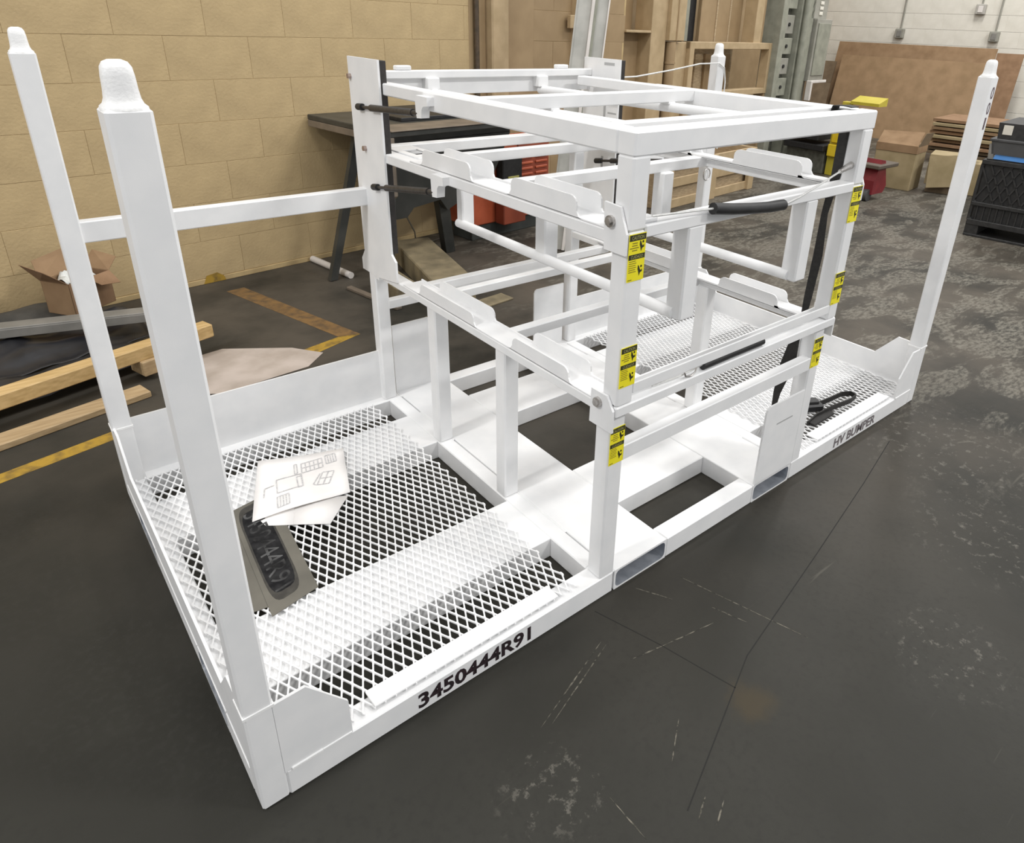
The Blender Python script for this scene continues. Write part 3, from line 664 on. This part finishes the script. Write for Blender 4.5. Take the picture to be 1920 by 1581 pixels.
BXM = Matrix.Translation(Vector((5.6, 133.5, 5.2))) @ Matrix.Rotation(.62, 4, 'Z') @ Matrix.Scale(.74, 4)
b = B(BXM)
b.box(-7, 7, -5, -4.8, 0, 10, .05).obj('box_side', CARDR, bk); 
B(BXM).box(-7, 7, 4.8, 5, 0, 10, .05).obj('box_side', CARD, bk); B(BXM).box(-7, -6.8, -5, 5, 0, 10, .05).obj('box_side', CARD, bk); B(BXM).box(6.8, 7, -5, 5, 0, 10, .05).obj('box_side', CARDR, bk); B(BXM).box(-7, 7, -5, 5, 0, .2, .05).obj('box_bottom', CARD, bk)
def flap(P, mt=CARD, nm='box_flap', par=bk, M=BXM):
    b = B(M); n = (Vector(P[1])-Vector(P[0])).cross(Vector(P[-1])-Vector(P[0])).normalized()*.15
    b.prism(list(range(len(P))) and [(i, 0) for i in range(len(P))], lambda i, _: P[int(i)], lambda i, _: Vector(P[int(i)])+n)
    return b.obj(nm, mt, par)
flap([(-7, -5, 10), (-7, 5, 10), (-11, 6, 16), (-12, -3, 15)], CARDR); flap([(-7, 5, 10), (7, 5, 10), (6, 9, 16), (-5, 9, 15)]); flap([(7, 5, 10), (7, -5, 10), (11.5, -4, 13), (11, 4, 14.5)]); flap([(7, -5, 10), (-1, -5, 10), (0, -9, 8), (6, -9.5, 7)], CARDR)
o = drape('bubble_wrap', mat('cloudy_plastic_film', (.55, .57, .55), (.72, .74, .72), rough=.25, scale=30), -6, 4, -3.5, 4, lambda u, v: 9.2+1.7*math.sin(u*6+1)*math.sin(v*5)+.5*math.sin(u*23+v*9), 14, 10, BXM)
tag(o, 'cloudy clear plastic film stuffed in the open cardboard box', 'packaging')
o = B().pz([(12.5, 100), (16, 103), (26, 104.5), (38.0, 96.5), (42.5, 90.2), (37.5, 85.6), (20, 84), (11.5, 90)], .05, .12).obj('kraft_paper', KRAFT); tag(o, 'spread sheet of creased brown kraft paper on the floor', 'paper')
# ------------------------------------------------------------------ dark work table against the wall
tb = thing('work_table', 'dark metal work table with splayed legs against the tan wall', 'table', WM @ Vector((60, -22, 0)))
B(WM).box(33, 92, -41, -1, 40.6, 42.0, .2).obj('table_top', DGREEN, tb)
B(WM).box(46, 90, -27, -3, 42.0, 43.0, .15).obj('table_mat', BLACK, tb)
B(WM).box(33.2, 92, -41.4, -31, 42.0, 42.25, .08).obj('front_ledge', BROWNT, tb)
B(WM).box(33, 34.2, -41, -1, 38.8, 40.6, .15).obj('edge_trim', BROWNT, tb)
B(WM).py([(44, 36), (44, 15), (48, 15), (50.5, 17.5), (60, 18.5), (62.5, 15), (80, 22), (88, 36)], -24, -22).obj('front_panel', DGREEN, tb)
B(WM).box(42, 88, -24, -4, 36, 40.7, .2).obj('under_frame', DGREEN, tb)
for P, r in (([(38, -18, 38), (25.5, -19.5, .2)], 1.25), ([(44.5, -23, 36), (38.5, -27, .2)], 1.5), ([(59.5, -22, 36), (66, -19, .2)], 2.0), ([(46, -10, 36), (45, -8, .2)], 1.5)):
    a, c = Vector(P[0]), Vector(P[1]); B(WM).band([a, c], (1, 0, 0), [r*2.2, r*1.7], r*1.3).obj('leg', DGREEN, tb)
B(WM).tube([(36, -34, 39), (33, -34.5, 36), (32.3, -34.5, 31), (34, -34, 27.5), (37, -33, 26.5)], .3, 6).obj('hanging_hose', BLACK, tb, True)
B(WM).box(35, 38.5, -35, -30, 24, 39, .6).obj('hanging_clamp', BROWNT, tb)
cb = B(WM).tube([(49, -22, 15), (53, -20, 9), (56, -16, 4.5), (60, -12, 2.0), (66, -9, .8), (74, -6, .35)], .22, 6).obj('power_cable', mat('grey_brown_cable', (.10, .09, .075), rough=.6), None, True)
tag(cb, 'thin grey cable drooping from the work table to the floor', 'cable')
pv = B().tube([(64.5, 151.5, .9), (67.5, 131.5, .9)], .95, 12).obj('plastic_pipe', PVC, None, True); tag(pv, 'short white plastic pipe lying on the floor by the wall', 'pipe')
t1 = B(Matrix.Translation(Vector((86, 122, 0))) @ Matrix.Rotation(-.22, 4, 'Z')).box(-5, 6, -24, 17, 0, 6.2, .3).obj('timber_block', TIMB); tag(t1, 'thick dirty timber block with lit top under the table', 'timber')
t2 = B(Matrix.Translation(Vector((71, 113, 0))) @ Matrix.Rotation(-.05, 4, 'Z')).box(-2, 4.5, -7, 9, 0, 4.4, .3).obj('timber_block', TIMB); tag(t2, 'smaller dark timber block beside the white plastic pipe', 'timber')
t3 = plank(63.5, 124, 67.5, 103, 1.6, 0, .9, BROWNT, 'floor_strip'); tag(t3, 'narrow brown strip lying on floor before the table leg', 'timber')
t4 = plank(70, 92, 95, 95, 5, 0, .5, TIMB, 'floor_board'); tag(t4, 'flat brown board on the floor behind the rack', 'board')
# ------------------------------------------------------------------ orange cabinet
oc = thing('orange_cabinet', 'orange red steel cabinet with louvred door behind the rack', 'cabinet', WM @ Vector((97, -14, 0)))
B(WM).box(78, 114, -16, -4, 5, 31.5, .4).obj('cabinet_body', ORANGE, oc)
B(WM).box(79, 112, -15, -5, 0, 5, .2).obj('cabinet_shade_block', VOID, oc)  # dark block painting the shadow in the opening below the cabinet
B(WM).box(98.5, 113, -16.5, -15.9, 16, 30, .1).obj('louvre_door', ORVENT, oc)
for k in range(6):
    for a in (99.5, 106.5): B(WM).box(a, a+5.6, -17.0, -16.4, 17.6+k*1.9, 18.3+k*1.9, .1).obj('louvre', ORANGE, oc)
B(WM).box(84.5, 87.5, -17, -15.9, 14, 31, .1).obj('door_pillar', GREENC, oc)
eq = thing('small_machine', 'small black machine with olive yellow panel in front of orange cabinet', 'machine', WM @ Vector((93, -20, 14)))
B(WM).box(88.5, 97.2, -20, -16.6, 14, 27.5, .3).obj('machine_body', BLACK, eq)
B(WM).box(90.5, 95.4, -20.4, -19.9, 15.0, 20.8, .2).obj('yellow_panel', OLIVE, eq)
B(WM).box(88, 98, -21, -16.5, 5.0, 14, .3).obj('machine_stand', ORVENT, eq)
# ------------------------------------------------------------------ leaning galvanised beam
gb = thing('galvanised_beam', 'tall silver galvanised steel beam leaning behind the rack', 'beam', (136, 120, 0))
BA, BB = Vector((134, 119, .2)), Vector((153.5, 126, 112)); ax = (BB-BA).normalized()
wv = Vector((.80, -.60, 0)); wv = (wv-ax*wv.dot(ax)).normalized(); nv = ax.cross(wv)
def slab(c0, c1, w0, d0, nm, mt):
    b = B(); vs = []
    for e in (BA, BB):
        for a, d in ((c0, w0), (c1, w0), (c1, d0), (c0, d0)): vs.append(b.v(e+wv*a+nv*d))
    for f in ((0, 1, 2, 3), (7, 6, 5, 4), (0, 4, 5, 1), (1, 5, 6, 2), (2, 6, 7, 3), (3, 7, 4, 0)): b.bm.faces.new([vs[i] for i in f])
    return b.obj(nm, mt, gb)
slab(-5.0, 5.0, .0, .5, 'beam_web', SILVER); slab(-.4, .5, -1.2, .1, 'beam_rib', PVC); slab(.5, 1.4, -.8, .1, 'beam_rib', GREENC); slab(4.6, 5.0, -1.0, .1, 'beam_edge', PVC); slab(-5.0, -4.6, -.6, .1, 'beam_edge', SILVER)
# ------------------------------------------------------------------ tan storage frames beyond the wall
fr = thing('tan_storage_frame', 'tall tan painted steel storage frame with open bin front', 'frame', WM @ Vector((235, 0, 0)))
def fbx(nm, t0, t1, d0, d1, z0, z1, mt): return B(WM).box(t0, t1, d0, d1, z0, z1, .2).obj(nm, mt, fr)
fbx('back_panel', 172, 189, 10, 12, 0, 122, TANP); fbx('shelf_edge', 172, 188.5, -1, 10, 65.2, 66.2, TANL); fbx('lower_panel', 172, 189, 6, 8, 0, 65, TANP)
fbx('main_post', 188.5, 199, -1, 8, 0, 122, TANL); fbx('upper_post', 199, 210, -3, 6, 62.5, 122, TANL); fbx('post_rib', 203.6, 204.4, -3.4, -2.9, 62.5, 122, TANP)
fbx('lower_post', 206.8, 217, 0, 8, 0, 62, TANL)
B(WM).tube([(203, -1, 0), (203, -1, 62)], 2.3, 12).obj('down_pipe', TANP, fr, True)
B(WM).tube([(203, -1, 53.2), (203, -1, 54)], 2.6, 12).obj('pipe_collar', TANP, fr, True)
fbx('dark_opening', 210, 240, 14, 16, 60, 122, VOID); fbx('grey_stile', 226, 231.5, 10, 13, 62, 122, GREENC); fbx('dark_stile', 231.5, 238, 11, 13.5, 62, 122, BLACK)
fbx('upper_panel', 238, 275, 8, 10, 62, 122, TANP); fbx('panel_batten', 251, 252, 7.6, 8.2, 62, 122, TANW); fbx('panel_batten', 263, 264, 7.6, 8.2, 62, 122, TANW)
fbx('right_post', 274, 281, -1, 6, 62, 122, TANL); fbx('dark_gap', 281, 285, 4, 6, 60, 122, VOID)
fbx('top_rail', 216.5, 292, -2, 3, 59.2, 62.3, TANL); fbx('bottom_rail', 216.5, 296, -2, 3, 37.6, 40.4, TANL); fbx('end_stile', 289.5, 294, -2.4, 2.6, 37.6, 62.3, TANL); fbx('start_stile', 216.5, 220, -2.4, 2.6, 37.6, 62.3, TANL)
fbx('bin_back', 216.5, 294, 22, 23, 37, 62, TANW); fbx('bin_floor', 216.5, 294, 2, 22, 37, 38, TANW)
for k in range(8): fbx('bin_slat', 219+k*9.3, 224.5+k*9.3, 20.4, 22, 38, 56, TANP if k % 2 else TANW)
for t in (218, 292): fbx('frame_leg', t-2, t+2, -2, 4, 0, 38, TANP)
fbx('lower_back', 216.5, 292, 24, 26, 0, 38, TANW)
# wooden crate
cr_ = thing('wooden_crate', 'low tan wooden crate with boarded sides standing behind the rack', 'crate', WM @ Vector((200, -22, 0)))
def cbx(nm, t0, t1, d0, d1, z0, z1, mt=TANW): return B(WM).box(t0, t1, d0, d1, z0, z1, .2).obj(nm, mt, cr_)
for t in (163.5, 196, 229): cbx('corner_stile', t, t+4.6, -33, -31, 0, 19, TANL)
for z0, z1 in ((0, 3.8), (8.6, 12.4), (15.6, 19)): cbx('side_board', 164, 234, -31.6, -30.6, z0, z1, TANL)
cbx('crate_back', 164, 234, -9, -8, 0, 19); cbx('crate_end', 163.5, 165, -31, -8, 0, 19); cbx('crate_end', 232.5, 234, -31, -8, 0, 19); cbx('crate_bottom', 164, 234, -31, -8, 2, 3); cbx('inner_lining', 165, 233, -29.5, -28.9, 0, 17)
# steel column with electrical gear
hc = thing('steel_column', 'grey green steel building column covered in bolted brackets', 'column', WM @ Vector((306, 2, 0)))
def hbx(nm, t0, t1, d0, d1, z0, z1, mt=GREENC, p=hc): return B(WM).box(t0, t1, d0, d1, z0, z1, .2).obj(nm, mt, p)
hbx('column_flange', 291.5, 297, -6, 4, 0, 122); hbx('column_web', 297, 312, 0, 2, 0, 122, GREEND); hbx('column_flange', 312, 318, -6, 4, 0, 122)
for k, (z, h) in enumerate(((24, 10), (36, 9), (47, 8), (57, 8), (67, 9), (79, 12))): hbx('bolted_bracket', 298+(k % 2)*1.5, 309+(k % 2), -4, 0, z, z+h, GREENC if k % 2 else ELEC); B(WM).tube([(303.5, -4.6, z+h/2), (303.5, -4, z+h/2)], 1.0, 6).obj('bolt_head', BLACK, hc)
B(WM).tube([(314.5, -7.5, 0), (314.5, -7.5, 122)], 1.6, 10).obj('column_conduit', GREENC, hc, True); hbx('column_foot', 288, 322, -8, 8, 0, 4)
eb = thing('electrical_cabinet', 'grey wall-height electrical switch box beside the steel column', 'electrical box', WM @ Vector((338, 0, 40)))
hbx('switch_box', 328, 347, -8, 2, 43, 75, ELEC, eb); hbx('upper_box', 324, 343, -6, 2, 75, 122, ELEC, eb); hbx('box_cover', 330, 345, -8.6, -8, 46, 73, GREENC, eb); hbx('lever_arm', 326.5, 328.5, -11, -8, 33, 43.5, PVC, eb); hbx('lever_link', 328.5, 349, -9.5, -8.5, 42, 43.5, PVC, eb); hbx('channel_support', 320, 327, -6, 0, 30, 122, GREENC, eb); hbx('rear_post', 346, 351, 0, 3, 43, 84, GREEND, eb); hbx('back_board', 319, 346, 2, 4, 0, 122, GREEND, eb)
for k in range(4): hbx('warning_tag', 332.5, 336.5, -6.4, -6, 77+k*2.6, 78.6+k*2.6, WBLK, eb)
# ------------------------------------------------------------------ far white wall fittings (local d axis runs along that wall)
for lab, d, z in (('grey outlet box above the left half of the cardboard', 7, 70), ('pale outlet box highest on the white wall', -43, 86.8), ('grey outlet box above the right end of the cardboard', -55.2, 70.3)):
    e = thing('outlet_box', lab, 'outlet', WM @ Vector((499, d, z)))
    B(WM).box(496.6, 500, d-3.0, d+3.0, z-3.2, z+3.2, .4).obj('box_body', ELEC if d != -43 else mat('pale_grey_box', (.42, .40, .36), rough=.5), e)
    B(WM).box(496.2, 496.7, d-1.5, d+1.5, z-2.0, z+2.0, .2).obj('face_plate', CHAN if d != -43 else PVC, e)
    B(WM).tube([(499, d, z+3), (499, d, 121)], .6, 8).obj('conduit', ELEC, e, True)
# leaning cardboard sheets
def leaner(nm, lab, d0, d1, zt, t0, t1, mt, skew=0, z0=0):
    b = B(WM); P = [(t0, d0, z0), (t0, d1, z0), (t1, d1+skew, zt), (t1, d0+skew, zt)]
    n = Vector((1, 0, .1)).normalized()*.5
    b.prism([(i, 0) for i in range(4)], lambda i, _: P[int(i)], lambda i, _: Vector(P[int(i)])+n)
    return tag(b.obj(nm, mt), lab, 'cardboard', 'cardboard sheets leaning on the white wall')
leaner('cardboard_sheet', 'huge brown cardboard sheet leaning against the white wall', 46, -62, 63, 474, 488, CARD)
leaner('cardboard_sheet', 'tan cardboard panel in front of the huge brown sheet', 38, -66, 54, 466, 479, CARDL if False else mat('cardboard_mid', (.265, .172, .09), (.33, .215, .118), rough=.85, scale=7))
leaner('cardboard_sheet', 'narrow brown cardboard sheet at the far right of the white wall', -62, -78, 60.5, 478, 489, CARDR)
leaner('cardboard_sheet', 'dark brown cardboard piece left of the huge sheet', 62, 44, 49, 470, 484, CARDD)
leaner('cardboard_sheet', 'small dark cardboard scrap low beside the steel column', 66, 36, 34, 455, 468, CARDD, 3)
# flat pile
pl = thing('flat_cardboard_pile', 'stack of flattened brown cardboard lying before the leaning sheets', 'cardboard', WM @ Vector((405, -76, 0)))
for k in range(9):
    j = random.uniform(-2, 2)
    B(WM).box(392+j, 432+j, -104+j, -60+j*.6, 5+k*2.3, 6.7+k*2.3, .15).obj('flat_sheet', [CARD, CARDL, CARDR][k % 3] if k > 1 else CARDD, pl)
B(WM).box(394, 430, -100, -64, 0, 5, .2).obj('pallet_under', CARDD, pl)
# open boxes near the pallet jack
ob = thing('tall_cardboard_box', 'tall open cardboard box with folded flap near the red jack', 'box', (330, 107, 0))
BM2 = Matrix.Translation(Vector((334, 109, 0))) @ Matrix.Rotation(.14, 4, 'Z')
B(BM2).box(-1, 14, -9, 10, 0, 21, .2).obj('box_body', CARDL, ob); B(BM2).box(-1.3, 14, -9.2, 10.2, 17.5, 21.2, .1).obj('box_top_band', CARD, ob)
flap([(-1, 10, 21), (-1, -9, 21), (5, -9, 27), (5, 10, 26)], CARD, 'box_flap', ob, BM2); flap([(-1, -9, 20.5), (14, -9, 20.5), (14, -10.5, 26.5), (2, -10.5, 27)], CARDD, 'box_flap', ob, BM2)
ob2 = thing('wide_cardboard_box', 'wide pale cardboard box with drooping side flap right of tall box', 'box', (345, 93, 0))
BM3 = Matrix.Translation(Vector((340, 96, 0))) @ Matrix.Rotation(.3, 4, 'Z')
B(BM3).box(0, 16, -14, 0, 4, 18, .2).obj('box_body', CARDL, ob2); B(BM3).box(1, 15, -13, -1, 0, 4.1, .2).obj('box_base', CARDD, ob2)
flap([(-.3, 0, 17), (-.3, -14, 19), (-2.5, -13, 4.5), (-2.2, -1.5, 2.5)], CARDL, 'box_flap', ob2, BM3)
flap([(0, -14, 18), (16, -14, 18), (15, -20, 21), (1, -19, 22)], CARD, 'box_flap', ob2, BM3)
wb = B(Matrix.Translation(Vector((352, 78, 0))) @ Matrix.Rotation(.2, 4, 'Z')).box(0, 14, -14, 4, 0, 15, .25).obj('cardboard_box', CARDL); tag(wb, 'plain closed cardboard box behind the far front rack post', 'box')
# red pallet jack
pj_ = thing('pallet_jack', 'red pallet jack parked beside the tall cardboard box', 'pallet jack', (305, 105, 0))
B().py([(296, 3), (306, 3), (308, 6), (303, 17.5), (300, 18), (296, 9)], 99, 108).obj('jack_body', REDJ, pj_); B().box(303, 316, 110, 115, 3, 6, .3).obj('fork', REDJ, pj_); B().box(294, 312, 97, 117, 14.5, 16.2, .3).obj('jack_deck', mat('dark_jack_plate', (.10, .08, .06), rough=.6), pj_)
for y in (100, 105): B().tube([(295.5, y, 2.6), (295.5, y+2.2, 2.6)], 2.6, 14).obj('wheel', GLID, pj_, True)
B().tube([(293, 103, 3), (298, 104, 4.5)], .8, 8).obj('axle', STEEL, pj_, True)
# yellow machine post
ym = thing('yellow_lift_post', 'yellow steel machine post with square yellow block', 'machine', (338, 140, 0))
B().box(335, 341, 139, 146, 0, 27, .3).obj('post', YELD, ym); B().box(332.5, 335, 140, 145.2, 10, 16, .3).obj('yellow_block', YELJ, ym); B().box(333.5, 336, 139.5, 144.5, 17, 27, .3).obj('yellow_face', YELJ, ym); B().py([(336, 36.2), (344, 36.2), (344, 40), (336, 37.6)], 124, 139).obj('yellow_arm', YELD, ym); B().box(337, 341, 140, 144, 27, 37, .3).obj('post_top', YELD, ym)
B().box(330, 350, 146.2, 170, 12, 15, .3).box(330, 352, 150, 172, 17, 20, .3).obj('dark_machine_part', BLACK, ym); B().box(334, 350, 147, 170, 0, 12, .3).obj('machine_base', GREEND, ym); B().box(338, 342, 133, 138, 0, 12, .3).obj('foot', TIMB, ym)
# black plastic bulk crate
bc = thing('black_bulk_crate', 'large black plastic bulk crate with cross-ribbed sides at right', 'crate', (285, 38, 0))
CM = Matrix.Translation(Vector((275, 50, 0))) @ Matrix.Rotation(math.radians(7), 4, 'Z')
def kb(nm, *a, mt=BCRATE): return B(CM).box(*a, .15).obj(nm, mt, bc)
kb('crate_core', 1, 39, -43, -1, 5, 28); kb('crate_foot', 0, 40, -4.5, 0, 0, 5); kb('crate_foot', 0, 40, -44, -39, 0, 5); kb('base_rim', -.3, 40, -44, 0, 4.4, 6.4); kb('mid_rim', -.3, 40, -44, 0, 11.6, 13.0); kb('top_rim', -.4, 40, -44, 0, 26.8, 28.4); kb('skid', -.2, 40, -44, 0, 0, .9)
rg_ = B(CM)
for k in range(15):
    for s in (-1, 1):
        y0 = -k*3.1; y1 = y0-s*7
        if s < 0: y0, y1 = y0-7, y0
        rg_.band([(.7, max(-44, min(0, y0)), 13), (.7, max(-44, min(0, y1)), 26.8)], (1, 0, 0), 1.0, .55)
for k in range(20): rg_.box(.2, 1, -k*2.2-.5, -k*2.2, 6.4, 11.6, .05)
rg_.obj('crate_ribbing', BCRATE, bc, kind='stuff')
for k in range(9): kb('side_rib', 0+k*4.4, .8+k*4.4, -.8, .2, 6, 26.8)
tl = thing('grey_tote_lid', 'dark grey tote with bright blue lining on the black crate', 'tote', (280, 44, 28.5))
B(CM).box(.5, 38, -42, -1.0, 28.4, 28.9, .1).obj('tote_rim', BCRATE, tl); B(CM).px([(-3, 28.9), (-44, 28.9), (-44, 30.6), (-3.6, 30.6)], .2, .8).obj('blue_lining', BLUE, tl); B(CM).px([(-1.4, 28.8), (-3.2, 28.8), (-2.2, 34), (-.8, 34)], -.2, .9).obj('tote_corner', CHAN, tl)
B(CM).px([(-2.2, 30.6), (-44, 30.6), (-44, 35.2), (-1.2, 35.2)], -.2, 3).obj('tote_side', GLID, tl); B(CM).box(-.6, 38, -44, -.6, 35.0, 36.0, .2).obj('tote_ledge', GLID, tl); B(CM).px([(-2.6, 36), (-44, 36), (-44, 41.5), (-2.0, 41.5)], .4, 30).obj('tote_upper', BCRATE, tl); B(CM).box(.1, .45, -6.8, -3.8, 37.6, 40.8, .04).obj('paper_tag', WBLK, tl, label='blank white tag')
